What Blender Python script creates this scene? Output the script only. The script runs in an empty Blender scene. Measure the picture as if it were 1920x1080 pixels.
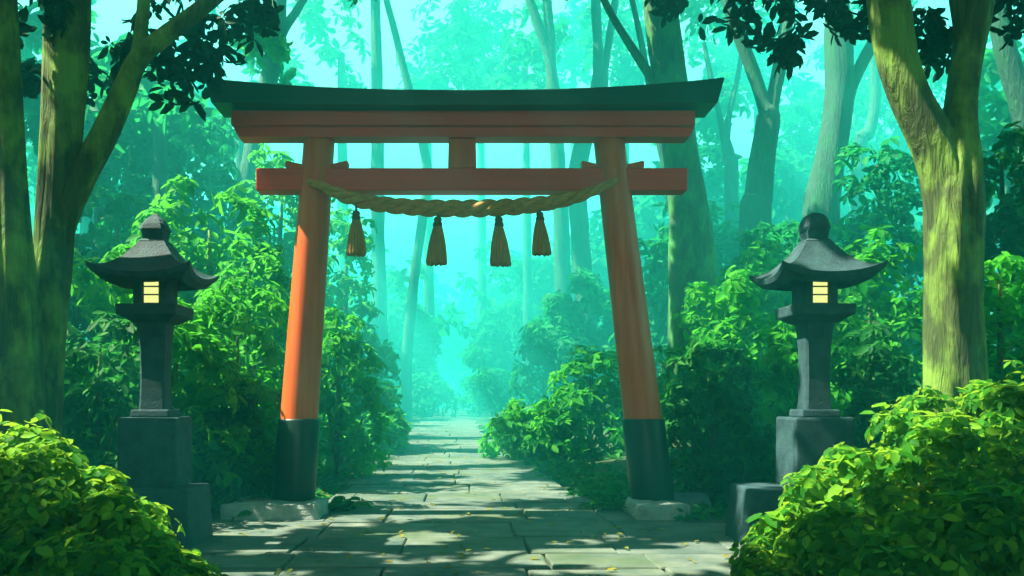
import bpy, bmesh, math, random
import numpy as np
from mathutils import Vector, Matrix

random.seed(7)
RNG = np.random.default_rng(11)
SC = bpy.context.scene
COL = SC.collection
PI = math.pi
R = math.radians

# ------------------------------------------------------------------ measuring
F, CX, HY, CAMH = 1663.0, 870.0, 750.0, 1.3        # lens in photo pixels, vanishing point, eye height


def P(px, py, Y):
    return np.array([(px - CX) * Y / F, Y, CAMH + (HY - py) * Y / F])


def W(Y):
    """depths beyond the gate, as first estimated from the photo, stretch into a deeper wood"""
    return Y if Y < 11 else 11 + (Y - 11) * 2.5


def G(px, py):
    """point on the flat path seen at a pixel"""
    Y = CAMH * F / (py - HY)
    return np.array([(px - CX) * Y / F, Y, 0.0])


def path_c(y):
    return -0.05 - 0.036 * min(18.0, max(0.0, y - 9.0)) - 0.01 * max(0.0, y - 27.0)


def smooth(a, b, x):
    t = min(1.0, max(0.0, (x - a) / (b - a)))
    return t * t * (3 - 2 * t)


def ground_z(x, y):
    d = abs(x - path_c(y))
    near = 3.3 if y < 9.3 else 3.3 - 0.9 * smooth(9.3, 11, y)
    z = -0.03
    z += 0.75 * smooth(near, near + 4.0, d) + 2.3 * smooth(near + 3.0, near + 20.0, d)
    if y > 25:
        z += 24 * smooth(16, 110, d) * smooth(25, 130, y)
    z += smooth(2.4, 4.5, d) * 0.12 * (math.sin(x * 1.3 + y * 0.7) + math.sin(x * 0.6 - y * 1.1))
    return z


# ------------------------------------------------------------------ materials
def mat(name):
    m = bpy.data.materials.new(name)
    m.use_nodes = True
    nt = m.node_tree
    nt.nodes.clear()
    out = nt.nodes.new('ShaderNodeOutputMaterial')
    return m, nt, out


def nd(nt, kind, **kw):
    n = nt.nodes.new(kind)
    for k, v in kw.items():
        if k.startswith('i_'):
            n.inputs[k[2:].replace('_', ' ')].default_value = v
        else:
            setattr(n, k, v)
    return n


def ramp(nt, fac, stops):
    r = nt.nodes.new('ShaderNodeValToRGB')
    el = r.color_ramp.elements
    while len(el) < len(stops):
        el.new(0.5)
    for e, (p, c) in zip(el, stops):
        e.position = p
        e.color = (*c, 1) if len(c) == 3 else c
    nt.links.new(fac, r.inputs['Fac'])
    return r.outputs['Color']


def mapped(nt, scale, coord='Object'):
    tc = nt.nodes.new('ShaderNodeTexCoord')
    mp = nt.nodes.new('ShaderNodeMapping')
    mp.inputs['Scale'].default_value = scale
    nt.links.new(tc.outputs[coord], mp.inputs['Vector'])
    return mp.outputs['Vector']


def noise(nt, vec, scale, detail=4, rough=0.55, dist=0.0):
    n = nt.nodes.new('ShaderNodeTexNoise')
    n.inputs['Scale'].default_value = scale
    n.inputs['Detail'].default_value = detail
    n.inputs['Roughness'].default_value = rough
    n.inputs['Distortion'].default_value = dist
    if vec is not None:
        nt.links.new(vec, n.inputs['Vector'])
    return n.outputs['Fac']


def mixc(nt, fac, a, b, mode='MIX'):
    m = nt.nodes.new('ShaderNodeMix')
    m.data_type = 'RGBA'
    m.blend_type = mode
    for key, v in ((0, fac), (6, a), (7, b)):
        if hasattr(v, 'is_linked') or hasattr(v, 'links'):
            nt.links.new(v, m.inputs[key])
        else:
            m.inputs[key].default_value = v if not isinstance(v, tuple) else (*v, 1)
    return m.outputs[2]


def bumped(nt, height, strength, dist=0.02):
    b = nt.nodes.new('ShaderNodeBump')
    b.inputs['Strength'].default_value = strength
    b.inputs['Distance'].default_value = dist
    nt.links.new(height, b.inputs['Height'])
    return b.outputs['Normal']


def principled(nt, out, color, rough=0.6, normal=None, **kw):
    p = nt.nodes.new('ShaderNodeBsdfPrincipled')
    if isinstance(color, tuple):
        p.inputs['Base Color'].default_value = (*color, 1)
    else:
        nt.links.new(color, p.inputs['Base Color'])
    if isinstance(rough, float):
        p.inputs['Roughness'].default_value = rough
    else:
        nt.links.new(rough, p.inputs['Roughness'])
    if normal is not None:
        nt.links.new(normal, p.inputs['Normal'])
    for k, v in kw.items():
        p.inputs[k].default_value = v
    nt.links.new(p.outputs[0], out.inputs['Surface'])
    return p


def leaf_material(name, dark, mid, light, trans, tw=0.45, clump=0.9):
    m, nt, out = mat(name)
    geo = nt.nodes.new('ShaderNodeNewGeometry')
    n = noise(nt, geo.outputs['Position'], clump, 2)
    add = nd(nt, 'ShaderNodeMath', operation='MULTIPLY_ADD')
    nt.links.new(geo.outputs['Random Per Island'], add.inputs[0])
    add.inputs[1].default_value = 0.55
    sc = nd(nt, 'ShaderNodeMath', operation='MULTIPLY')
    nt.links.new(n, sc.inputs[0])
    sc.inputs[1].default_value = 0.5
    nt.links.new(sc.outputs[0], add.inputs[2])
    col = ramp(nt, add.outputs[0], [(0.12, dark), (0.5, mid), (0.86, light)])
    p = nt.nodes.new('ShaderNodeBsdfPrincipled')
    nt.links.new(col, p.inputs['Base Color'])
    p.inputs['Roughness'].default_value = 0.6
    p.inputs['Specular IOR Level'].default_value = 0.12
    t = nt.nodes.new('ShaderNodeBsdfTranslucent')
    tcol = mixc(nt, 0.6, col, trans)
    nt.links.new(tcol, t.inputs['Color'])
    mx = nt.nodes.new('ShaderNodeMixShader')
    mx.inputs[0].default_value = tw
    nt.links.new(p.outputs[0], mx.inputs[1])
    nt.links.new(t.outputs[0], mx.inputs[2])
    nt.links.new(mx.outputs[0], out.inputs['Surface'])
    return m


M = {}
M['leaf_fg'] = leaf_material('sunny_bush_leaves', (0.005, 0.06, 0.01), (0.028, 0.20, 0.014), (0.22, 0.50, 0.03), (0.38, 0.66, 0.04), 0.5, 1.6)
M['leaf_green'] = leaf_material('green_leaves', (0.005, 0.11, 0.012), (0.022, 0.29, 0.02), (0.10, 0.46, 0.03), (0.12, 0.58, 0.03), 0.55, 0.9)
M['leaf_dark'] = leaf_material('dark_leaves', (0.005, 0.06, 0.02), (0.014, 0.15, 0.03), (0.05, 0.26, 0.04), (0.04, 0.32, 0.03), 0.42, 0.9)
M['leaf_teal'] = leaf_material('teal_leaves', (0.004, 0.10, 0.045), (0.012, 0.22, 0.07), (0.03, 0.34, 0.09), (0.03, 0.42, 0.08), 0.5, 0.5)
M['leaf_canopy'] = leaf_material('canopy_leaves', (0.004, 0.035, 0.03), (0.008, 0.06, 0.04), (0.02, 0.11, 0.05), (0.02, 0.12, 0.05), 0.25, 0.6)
M['leaf_yellow'] = leaf_material('yellowing_leaves', (0.10, 0.16, 0.02), (0.24, 0.26, 0.03), (0.36, 0.30, 0.05), (0.4, 0.36, 0.04), 0.45, 1.2)


def bark_material(name, a, b, moss, bump=0.6):
    m, nt, out = mat(name)
    v = mapped(nt, (9, 9, 1.1))
    n1 = noise(nt, v, 1.6, 6, 0.6, 0.6)
    v2 = mapped(nt, (1, 1, 0.55))
    n2 = noise(nt, v2, 2.6, 5, 0.6)
    c = ramp(nt, n1, [(0.3, a), (0.68, b)])
    fac = ramp(nt, n2, [(0.47, (0, 0, 0)), (0.62, (1, 1, 1))])
    c = mixc(nt, fac, c, moss)
    nrm = bumped(nt, n1, 0.9, 0.08)
    principled(nt, out, c, 0.8, nrm)
    return m


M['bark'] = bark_material('mossy_dappled_bark', (0.022, 0.045, 0.01), (0.075, 0.13, 0.026), (0.19, 0.37, 0.045))  # moss patches brightened to stand in for sun dapples on near trunks
M['bark_green'] = bark_material('green_mossy_bark', (0.02, 0.09, 0.04), (0.06, 0.17, 0.07), (0.06, 0.30, 0.07))
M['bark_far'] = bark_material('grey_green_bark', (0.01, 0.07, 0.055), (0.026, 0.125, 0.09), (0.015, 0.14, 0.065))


def wood_material(name, a, b, c3, along='Z', rough=0.42):
    m, nt, out = mat(name)
    s = (14, 14, 0.7) if along == 'Z' else (0.6, 14, 14)
    v = mapped(nt, s)
    n1 = noise(nt, v, 1.0, 5, 0.6, 0.4)
    v2 = mapped(nt, (1.2, 1.2, 1.2))
    n2 = noise(nt, v2, 1.5, 4)
    c = ramp(nt, n1, [(0.3, a), (0.66, b)])
    f = ramp(nt, n2, [(0.4, (0, 0, 0)), (0.75, (0.75, 0.75, 0.75))])
    c = mixc(nt, f, c, c3)
    principled(nt, out, c, rough, bumped(nt, n1, 0.18, 0.01))
    return m


M['pillar'] = wood_material('orange_lacquered_wood', (0.52, 0.062, 0.01), (0.72, 0.125, 0.018), (0.64, 0.13, 0.026))
M['beam'] = wood_material('red_lacquered_beam', (0.62, 0.024, 0.012), (0.80, 0.042, 0.02), (0.66, 0.05, 0.028), 'X')


def lacquer(name, a, b, along, rough=0.3):
    m, nt, out = mat(name)
    v = mapped(nt, (9, 9, 0.5) if along == 'Z' else (0.5, 9, 9))
    n = noise(nt, v, 1.2, 4)
    c = ramp(nt, n, [(0.3, a), (0.7, b)])
    principled(nt, out, c, rough, bumped(nt, n, 0.1, 0.01), **{'Specular IOR Level': 0.3})
    return m


M['sleeve'] = lacquer('dark_green_sleeve', (0.003, 0.02, 0.016), (0.007, 0.035, 0.027), 'Z', 0.38)
M['kasagi'] = lacquer('dark_green_lintel', (0.004, 0.05, 0.036), (0.01, 0.08, 0.057), 'X', 0.35)


def stone_material(name, a, b, moss, mossy=0.62, bump=0.5, scale=1.0):
    m, nt, out = mat(name)
    v = mapped(nt, (1, 1, 1))
    n1 = noise(nt, v, 7 * scale, 8, 0.65)
    n2 = noise(nt, v, 2.2 * scale, 5, 0.6)
    n3 = noise(nt, v, 60 * scale, 3, 0.6)
    c = ramp(nt, n1, [(0.3, a), (0.7, b)])
    f = ramp(nt, n2, [(mossy - 0.06, (0, 0, 0)), (mossy + 0.1, (0.8, 0.8, 0.8))])
    c = mixc(nt, f, c, moss)
    ad = nd(nt, 'ShaderNodeMath', operation='ADD')
    nt.links.new(n1, ad.inputs[0])
    nt.links.new(n3, ad.inputs[1])
    principled(nt, out, c, 0.72, bumped(nt, ad.outputs[0], bump, 0.015), **{'Specular IOR Level': 0.25})
    return m


M['lantern'] = stone_material('slate_stone', (0.012, 0.034, 0.048), (0.04, 0.095, 0.115), (0.022, 0.075, 0.055))
M['rock'] = stone_material('grey_rock', (0.20, 0.26, 0.25), (0.40, 0.46, 0.44), (0.09, 0.16, 0.07), 0.64)
M['rock_blue'] = stone_material('blue_slate_rock', (0.04, 0.08, 0.12), (0.08, 0.14, 0.19), (0.04, 0.09, 0.07), 0.66)


def slab_material():
    m, nt, out = mat('flagstone')
    geo = nt.nodes.new('ShaderNodeNewGeometry')
    v = mapped(nt, (1, 1, 1))
    n1 = noise(nt, v, 3.0, 7, 0.6)
    n2 = noise(nt, v, 0.8, 4)
    n3 = noise(nt, v, 45, 3)
    c = ramp(nt, n1, [(0.28, (0.05, 0.088, 0.092)), (0.72, (0.17, 0.205, 0.19))])
    c2 = ramp(nt, geo.outputs['Random Per Island'], [(0.0, (0.72, 0.8, 0.78)), (1.0, (1.12, 1.1, 1.0))])
    c = mixc(nt, 1.0, c, c2, 'MULTIPLY')
    f = ramp(nt, n2, [(0.48, (0, 0, 0)), (0.68, (0.6, 0.6, 0.6))])
    c = mixc(nt, f, c, (0.07, 0.11, 0.04))
    ad = nd(nt, 'ShaderNodeMath', operation='MULTIPLY_ADD')
    nt.links.new(n3, ad.inputs[0])
    ad.inputs[1].default_value = 0.3
    nt.links.new(n1, ad.inputs[2])
    principled(nt, out, c, 0.75, bumped(nt, ad.outputs[0], 0.5, 0.03), **{'Specular IOR Level': 0.12})
    return m


M['slab'] = slab_material()


def soil():
    m, nt, out = mat('mossy_soil')
    v = mapped(nt, (1, 1, 1))
    n1 = noise(nt, v, 1.3, 8, 0.65)
    n2 = noise(nt, v, 14, 5)
    c = ramp(nt, n1, [(0.35, (0.03, 0.035, 0.018)), (0.62, (0.03, 0.085, 0.02))])
    principled(nt, out, c, 0.9, bumped(nt, n2, 0.8, 0.05))
    return m


M['soil'] = soil()


def straw(name, a, b, sc):
    m, nt, out = mat(name)
    v = mapped(nt, sc)
    n = noise(nt, v, 1.0, 5, 0.6)
    c = ramp(nt, n, [(0.3, a), (0.7, b)])
    principled(nt, out, c, 0.75, bumped(nt, n, 0.5, 0.01))
    return m


M['rope'] = straw('straw_rope', (0.36, 0.19, 0.045), (0.62, 0.36, 0.11), (9, 40, 40))
M['tassel'] = straw('straw_tassel', (0.26, 0.14, 0.04), (0.52, 0.31, 0.10), (70, 70, 3))
M['tie'] = straw('tie_cord', (0.09, 0.06, 0.025), (0.16, 0.11, 0.04), (40, 40, 60))


def glow():
    m, nt, out = mat('lit_paper')
    e = nd(nt, 'ShaderNodeEmission')
    e.inputs['Color'].default_value = (0.90, 0.95, 0.30, 1)
    e.inputs['Strength'].default_value = GLOW
    nt.links.new(e.outputs[0], out.inputs['Surface'])
    return m


GLOW = 0.13
M['glow'] = glow()

# ------------------------------------------------------------------ object helpers


def tag(o, label=None, cat=None, group=None, kind=None):
    for k, v in (('label', label), ('category', cat), ('group', group), ('kind', kind)):
        if v:
            o[k] = v
    return o


def empty(name, loc):
    o = bpy.data.objects.new(name, None)
    o.empty_display_size = 0.3
    o.location = loc
    COL.objects.link(o)
    return o


def world_loc(o):
    v = Vector((0, 0, 0))
    while o is not None:
        v += o.location
        o = o.parent
    return v


def link_mesh(name, me, m, parent=None, smooth=False, loc=None):
    """me holds world coordinates; the object is put at its parent's base (or at loc)"""
    o = bpy.data.objects.new(name, me)
    COL.objects.link(o)
    if m:
        me.materials.append(m)
    if parent is not None:
        o.parent = parent
        base = world_loc(parent)
    else:
        base = Vector(loc) if loc is not None else Vector((0, 0, 0))
        o.location = base
    if base.length > 0:
        me.transform(Matrix.Translation(-base))
    if smooth:
        me.polygons.foreach_set('use_smooth', [True] * len(me.polygons))
    me.update()
    return o


def from_py(name, verts, faces):
    me = bpy.data.meshes.new(name)
    me.from_pydata([tuple(v) for v in verts], [], faces)
    return me


class MB:
    """collects shapes in one bmesh"""

    def __init__(s):
        s.bm = bmesh.new()

    def frustum(s, c0, h0, c1, h1, bevel=0.0):
        """box whose bottom rectangle (centre c0, half sizes h0) and top rectangle may differ"""
        vs = []
        for c, h in ((c0, h0), (c1, h1)):
            for sx, sy in ((-1, -1), (1, -1), (1, 1), (-1, 1)):
                vs.append(s.bm.verts.new((c[0] + sx * h[0], c[1] + sy * h[1], c[2])))
        fs = [(3, 2, 1, 0), (4, 5, 6, 7), (0, 1, 5, 4), (1, 2, 6, 5), (2, 3, 7, 6), (3, 0, 4, 7)]
        faces = [s.bm.faces.new([vs[i] for i in f]) for f in fs]
        if bevel > 0:
            edges = {e for f in faces for e in f.edges}
            bmesh.ops.bevel(s.bm, geom=list(edges), offset=bevel, segments=2, affect='EDGES', profile=0.6)
        return s

    def box(s, x0, x1, y0, y1, z0, z1, bevel=0.0):
        return s.frustum(((x0 + x1) / 2, (y0 + y1) / 2, z0), ((x1 - x0) / 2, (y1 - y0) / 2),
                         ((x0 + x1) / 2, (y0 + y1) / 2, z1), ((x1 - x0) / 2, (y1 - y0) / 2), bevel)

    def lathe(s, c, prof, n=24, flute=0.0, k=12, cap=True, tilt=(0, 0)):
        rings = []
        z0 = prof[0][1]
        for r, z in prof:
            ring = []
            for i in range(n):
                a = 2 * PI * i / n
                rr = r * (1 + flute * math.cos(k * a))
                ring.append(s.bm.verts.new((c[0] + rr * math.cos(a) + tilt[0] * (z - z0), c[1] + rr * math.sin(a) + tilt[1] * (z - z0), c[2] + z)))
            rings.append(ring)
        for a, b in zip(rings, rings[1:]):
            for i in range(n):
                s.bm.faces.new((a[i], a[(i + 1) % n], b[(i + 1) % n], b[i]))
        if cap:
            s.bm.faces.new(rings[0][::-1])
            s.bm.faces.new(rings[-1])
        return s

    def jitter(s, amp, freq=3.0, seed=0.0):
        for v in s.bm.verts:
            x, y, z = v.co
            v.co.x += amp * math.sin(freq * (y * 1.7 + z * 2.3) + seed)
            v.co.y += amp * math.sin(freq * (x * 2.1 + z * 1.3) + seed * 1.7)
            v.co.z += amp * 0.6 * math.sin(freq * (x * 1.9 + y * 1.1) + seed * 0.6)
        return s

    def build(s, name, m, parent=None, smooth=False, loc=None):
        bmesh.ops.recalc_face_normals(s.bm, faces=s.bm.faces)
        me = bpy.data.meshes.new(name)
        s.bm.to_mesh(me)
        s.bm.free()
        return link_mesh(name, me, m, parent, smooth, loc)


def catmull(pts, per=8):
    pts = np.array(pts, float)
    ext = np.vstack([2 * pts[0] - pts[1], pts, 2 * pts[-1] - pts[-2]])
    out = []
    for i in range(1, len(ext) - 2):
        p0, p1, p2, p3 = ext[i - 1:i + 3]
        for j in range(per):
            t = j / per
            out.append(0.5 * ((2 * p1) + (-p0 + p2) * t + (2 * p0 - 5 * p1 + 4 * p2 - p3) * t * t + (-p0 + 3 * p1 - 3 * p2 + p3) * t ** 3))
    out.append(ext[-2])
    return np.array(out)


def sweep(pts4, segs=18, per=8, flute=0.05, lump=0.06, seed=0.0, cap=True):
    """tube through (x, y, z, radius) knots; returns verts, faces"""
    c = catmull(pts4, per)
    p, r = c[:, :3], np.maximum(c[:, 3], 0.003)
    t = np.gradient(p, axis=0)
    t /= np.linalg.norm(t, axis=1)[:, None] + 1e-9
    ref = np.array([0, -1.0, 0]) if abs(t[0][1]) < 0.9 else np.array([1.0, 0, 0])
    verts, faces = [], []
    u = ref - t[0] * ref.dot(t[0])
    u /= np.linalg.norm(u)
    L = 0.0
    for i in range(len(p)):
        u = u - t[i] * u.dot(t[i])
        u /= np.linalg.norm(u) + 1e-9
        w = np.cross(t[i], u)
        if i:
            L += np.linalg.norm(p[i] - p[i - 1])
        for k in range(segs):
            a = 2 * PI * k / segs
            rr = r[i] * (1 + flute * math.sin(5 * a + 1.3 * L + seed) + 0.5 * flute * math.sin(9 * a - 0.8 * L + 2 * seed)
                         + lump * math.sin(2 * a + 2.1 * L + seed) * math.sin(1.7 * L + seed * 3)
                         + 0.35 * flute * math.sin(13 * a + 1.9 * math.sin(1.1 * L + seed)) * (1 if segs > 30 else 0))
            verts.append(p[i] + (u * math.cos(a) + w * math.sin(a)) * rr)
    n = len(p)
    for i in range(n - 1):
        for k in range(segs):
            k2 = (k + 1) % segs
            faces.append((i * segs + k, i * segs + k2, (i + 1) * segs + k2, (i + 1) * segs + k))
    if cap:
        faces.append(tuple(range(segs))[::-1])
        faces.append(tuple((n - 1) * segs + k for k in range(segs)))
    return verts, faces


def tube_obj(name, pts4, m, parent=None, loc=None, **kw):
    v, f = sweep(pts4, **kw)
    return link_mesh(name, from_py(name, v, f), m, parent, True, loc)


# ------------------------------------------------------------------ foliage
LEAF = np.array([(0, 0, 0), (0.33, 0.21, 0.05), (0.72, 0.19, 0.02), (1, 0, -0.12), (0.72, -0.19, 0.02), (0.33, -0.21, 0.05)])


def leaves_mesh(name, pos, tdir, nrm, size, wide=1.0):
    N = len(pos)
    n = nrm / (np.linalg.norm(nrm, axis=1)[:, None] + 1e-9)
    t = tdir - n * np.sum(tdir * n, axis=1)[:, None]
    t /= np.linalg.norm(t, axis=1)[:, None] + 1e-9
    w = np.cross(n, t)
    wj = wide * RNG.uniform(0.8, 1.2, N)
    V = (pos[:, None, :] + size[:, None, None] * (LEAF[None, :, 0, None] * t[:, None, :]
         + LEAF[None, :, 1, None] * wj[:, None, None] * w[:, None, :] + LEAF[None, :, 2, None] * n[:, None, :]))
    me = bpy.data.meshes.new(name)
    me.vertices.add(N * 6)
    me.vertices.foreach_set('co', V.reshape(-1).astype(np.float32))
    base = (np.arange(N) * 6)[:, None]
    idx = np.concatenate([base + np.array([[0, 3, 2, 1]]), base + np.array([[0, 5, 4, 3]])], axis=1).reshape(-1)
    me.loops.add(N * 8)
    me.loops.foreach_set('vertex_index', idx.astype(np.int32))
    me.polygons.add(N * 2)
    me.polygons.foreach_set('loop_start', (np.arange(N * 2) * 4).astype(np.int32))
    me.update(calc_edges=True)
    me.validate()
    return me


def unit(n):
    v = RNG.normal(size=(n, 3))
    return v / np.linalg.norm(v, axis=1)[:, None]


def fib(m):
    i = np.arange(m) + 0.5
    ph = np.arccos(1 - 2 * i / m)
    th = PI * (1 + 5 ** 0.5) * i
    return np.stack([np.cos(th) * np.sin(ph), np.sin(th) * np.sin(ph), np.cos(ph)], 1)


def foliage(lobes, size, cov=1.0, k=5, subs=14, low=-0.75, inner=0.35, droop=0.35, upb=0.5):
    """rosettes of leaves on lumps that sit on lobes: (centre, (rx, ry, rz)); returns pos, tangent, normal, size"""
    C = np.array([l[0] for l in lobes], float)
    RR = np.array([l[1] for l in lobes], float)
    out = []
    for c, r in zip(C, RR):
        d = fib(subs) + 0.35 * RNG.normal(size=(subs, 3))
        d /= np.linalg.norm(d, axis=1)[:, None]
        d = d[d[:, 2] > low]
        rm = float(np.mean(r))
        for dv in d:
            sc = c + dv * r * RNG.uniform(0.62, 0.88)
            sr = rm * RNG.uniform(0.26, 0.46)
            nc = max(3, int(cov * 2 * PI * sr * sr * 1.5 / (k * 0.3 * size * size)))
            v = unit(nc) + dv * 0.7 + np.array([0, 0, 0.35])
            v /= np.linalg.norm(v, axis=1)[:, None]
            far = np.where(RNG.random(nc) < 0.07, RNG.uniform(1.1, 1.55, nc), RNG.uniform(0.78, 1.08, nc))
            pos = sc + v * (sr * far[:, None])
            nr = v + np.array([0, 0, upb]) + 0.35 * RNG.normal(size=(nc, 3))
            out.append((pos, nr))
    pos = np.concatenate([o[0] for o in out])
    nr = np.concatenate([o[1] for o in out])
    keep = np.ones(len(pos), bool)
    for c, r in zip(C, RR):
        keep &= np.sum(((pos - c) / r) ** 2, axis=1) > 0.62 ** 2
    pos, nr = pos[keep], nr[keep]
    nr /= np.linalg.norm(nr, axis=1)[:, None]
    N = len(pos)
    a = unit(N)
    t0 = np.cross(nr, a)
    t0 /= np.linalg.norm(t0, axis=1)[:, None] + 1e-9
    b0 = np.cross(nr, t0)
    ang = (np.arange(k) * 2 * PI / k)[None, :] + RNG.uniform(-0.35, 0.35, (N, k))
    T = t0[:, None, :] * np.cos(ang)[..., None] + b0[:, None, :] * np.sin(ang)[..., None]
    dr = RNG.uniform(0.0, droop * 2, (N, k))[..., None]
    T2 = T - nr[:, None, :] * dr
    Nn = nr[:, None, :] + T * dr + 0.15 * RNG.normal(size=(N, k, 3))
    S = size * RNG.uniform(0.55, 1.3, (N, k)) * RNG.uniform(0.75, 1.2, (N, 1))
    pos = (pos[:, None, :] + T * (0.1 * S)[..., None]).reshape(-1, 3)
    T2, Nn, S = T2.reshape(-1, 3), Nn.reshape(-1, 3), S.reshape(-1)
    if inner > 0:                                             # big leaves deeper in the bush
        ii = []
        for c, r in zip(C, RR):
            m = int(inner * cov * 4 * PI * float(np.mean(r)) ** 2 * 0.5 / (0.3 * (1.5 * size) ** 2))
            u = unit(m)
            ii.append(c + u * r * RNG.uniform(0.45, 0.68, m)[:, None])
        q = np.concatenate(ii)
        m = len(q)
        pos = np.concatenate([pos, q])
        T2 = np.concatenate([T2, unit(m)])
        Nn = np.concatenate([Nn, unit(m) + np.array([0, 0, 0.6])])
        S = np.concatenate([S, 1.5 * size * RNG.uniform(0.7, 1.2, m)])
    return pos, T2, Nn, S


# ------------------------------------------------------------------ sun
SUN_AZ, SUN_EL = -91.0, 55.0                 # high on the left
D = np.array([math.sin(R(SUN_AZ)) * math.cos(R(SUN_EL)), math.cos(R(SUN_AZ)) * math.cos(R(SUN_EL)), math.sin(R(SUN_EL))])

# gaps cut toward the sun in the canopy: (spot to be sunlit, radius of the gap)
SHAFTS = [
    (G(1140, 1052), 0.62), (G(1250, 1058), 0.6), (G(1050, 1050), 0.45), (G(800, 1010), 0.3), (G(840, 868), 1.1), (G(960, 930), 0.7), (P(350, 200, 31), 2.5), (P(310, 200, 22), 2.2), (P(360, 160, 22), 1.6), (P(450, 260, 36), 2.4), (G(690, 1012), 0.1), (G(760, 1062), 0.14), (G(1330, 1035), 0.3), (G(1180, 1010), 0.12),
    (G(950, 925), 0.5), (G(1010, 912), 0.4), (G(740, 890), 0.5), (G(880, 940), 0.2), (G(860, 855), 0.9), (G(930, 885), 0.5), (G(850, 830), 1.6), (G(880, 805), 2.5), (G(820, 812), 2.0), (G(840, 794), 4.0),
    (P(150, 870, 5.3), 0.4), (P(260, 925, 5.2), 0.42), (P(60, 830, 5.5), 0.3), (P(330, 985, 5.0), 0.32),
    (P(1560, 890, 5.4), 0.42), (P(1680, 800, 5.6), 0.44), (P(1790, 735, 5.8), 0.34), (P(1460, 975, 5.2), 0.36), (P(1400, 1040, 5.2), 0.2), (P(1620, 850, 5.3), 0.3),
    (P(1780, 450, 7.4), 0.3), (P(1740, 320, 7.4), 0.3), (P(1735, 640, 7.4), 0.25),
    (P(160, 330, 7.6), 0.3), (P(120, 480, 7.5), 0.25), (P(50, 480, 6.6), 0.2), (P(50, 570, 6.6), 0.15), (P(215, 220, 7.6), 0.2),
    (P(1150, 600, 10), 0.4), (P(1165, 760, 10), 0.35), (P(1130, 450, 10), 0.35), (P(600, 600, 10), 0.4), (P(610, 350, 10), 0.35), (P(590, 750, 10), 0.35), (P(605, 480, 10), 0.35),
    (P(330, 600, 9.5), 0.5), (P(250, 640, 9), 0.3), (P(450, 560, 10), 0.5), (P(350, 460, 8), 0.35), (P(1440, 450, 8), 0.35), (P(1340, 660, 10), 0.5), (P(1300, 720, 10), 0.4), (P(340, 810, 8), 0.3), (P(1475, 800, 8), 0.3),
    (P(370, 910, 8), 0.25), (P(1430, 920, 8), 0.25), (P(1650, 620, 9), 0.35), (P(1885, 480, 9.3), 0.35), (P(640, 600, 14), 0.6), (P(350, 400, 13), 0.7), (P(450, 640, 10.5), 0.8), (P(370, 500, 12), 0.9), (P(230, 440, 13), 0.9), (P(200, 640, 9), 0.5), (P(480, 450, 11.6), 0.8), (P(1420, 500, 17), 1.0), (P(1530, 600, 11), 0.6), (P(1640, 460, 13), 0.8), (P(1765, 385, 7.4), 0.3), (P(1715, 240, 7.4), 0.25), (P(680, 640, 15), 0.8), (P(1110, 700, 18), 0.9), (P(1350, 560, 16), 0.8), (P(1040, 790, 19), 0.9), (P(500, 330, 20), 1.0),
]


# slots cut in added overhead leaves beyond the gate to form beams: ground x
BEAM_SLOTS = [(-1.2, 1.8), (3.0, 5.2), (6.6, 9.6), (11.0, 13.0)]


def carve(pos):  # cuts the beam slots and sun gaps out of the leaves
    keep = np.ones(len(pos), bool)
    xg = pos[:, 0] - D[0] / D[2] * pos[:, 2]
    for a, b in BEAM_SLOTS:
        keep &= ~((pos[:, 1] > 20.5) & (pos[:, 2] > 9) & (xg > a) & (xg < b))
    for c, r in SHAFTS:
        v = np.asarray(pos) - c
        along = v @ D
        dist = np.linalg.norm(v - along[:, None] * D, axis=1)
        wob = (r * 1.15 + 0.13) * (1 + 0.22 * np.sin(7 * v[:, 0] / (r + 0.2)) * np.sin(5 * v[:, 1] / (r + 0.2)))
        keep &= ~((along > 2.0) & (dist < wob))
    return keep


# ------------------------------------------------------------------ ground, path
def make_ground():
    xs = sorted(set([-240, -180, -125, -90, -65, -48, -36, -28] + [round(-22 + 0.55 * i, 3) for i in range(81)] + [28, 36, 48, 65, 90, 125, 180, 240]))
    ys = sorted(set([-22, -14, -8, -4] + [round(-1 + 0.6 * i, 3) for i in range(60)] + [36, 39, 43, 48, 55, 64, 76, 92, 115, 150, 205, 260, 330]))
    verts = [(x, y, ground_z(x, y) + (0 if abs(x - path_c(y)) < 3.4 else 0.03 * math.sin(x * 5.1 + y * 3.7))) for y in ys for x in xs]
    nx = len(xs)
    faces = [(j * nx + i, j * nx + i + 1, (j + 1) * nx + i + 1, (j + 1) * nx + i) for j in range(len(ys) - 1) for i in range(nx - 1)]
    o = link_mesh('ground', from_py('ground', verts, faces), M['soil'], None, True)
    tag(o, 'mossy forest soil rising in low banks on both sides of the path', 'ground', kind='structure')


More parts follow.
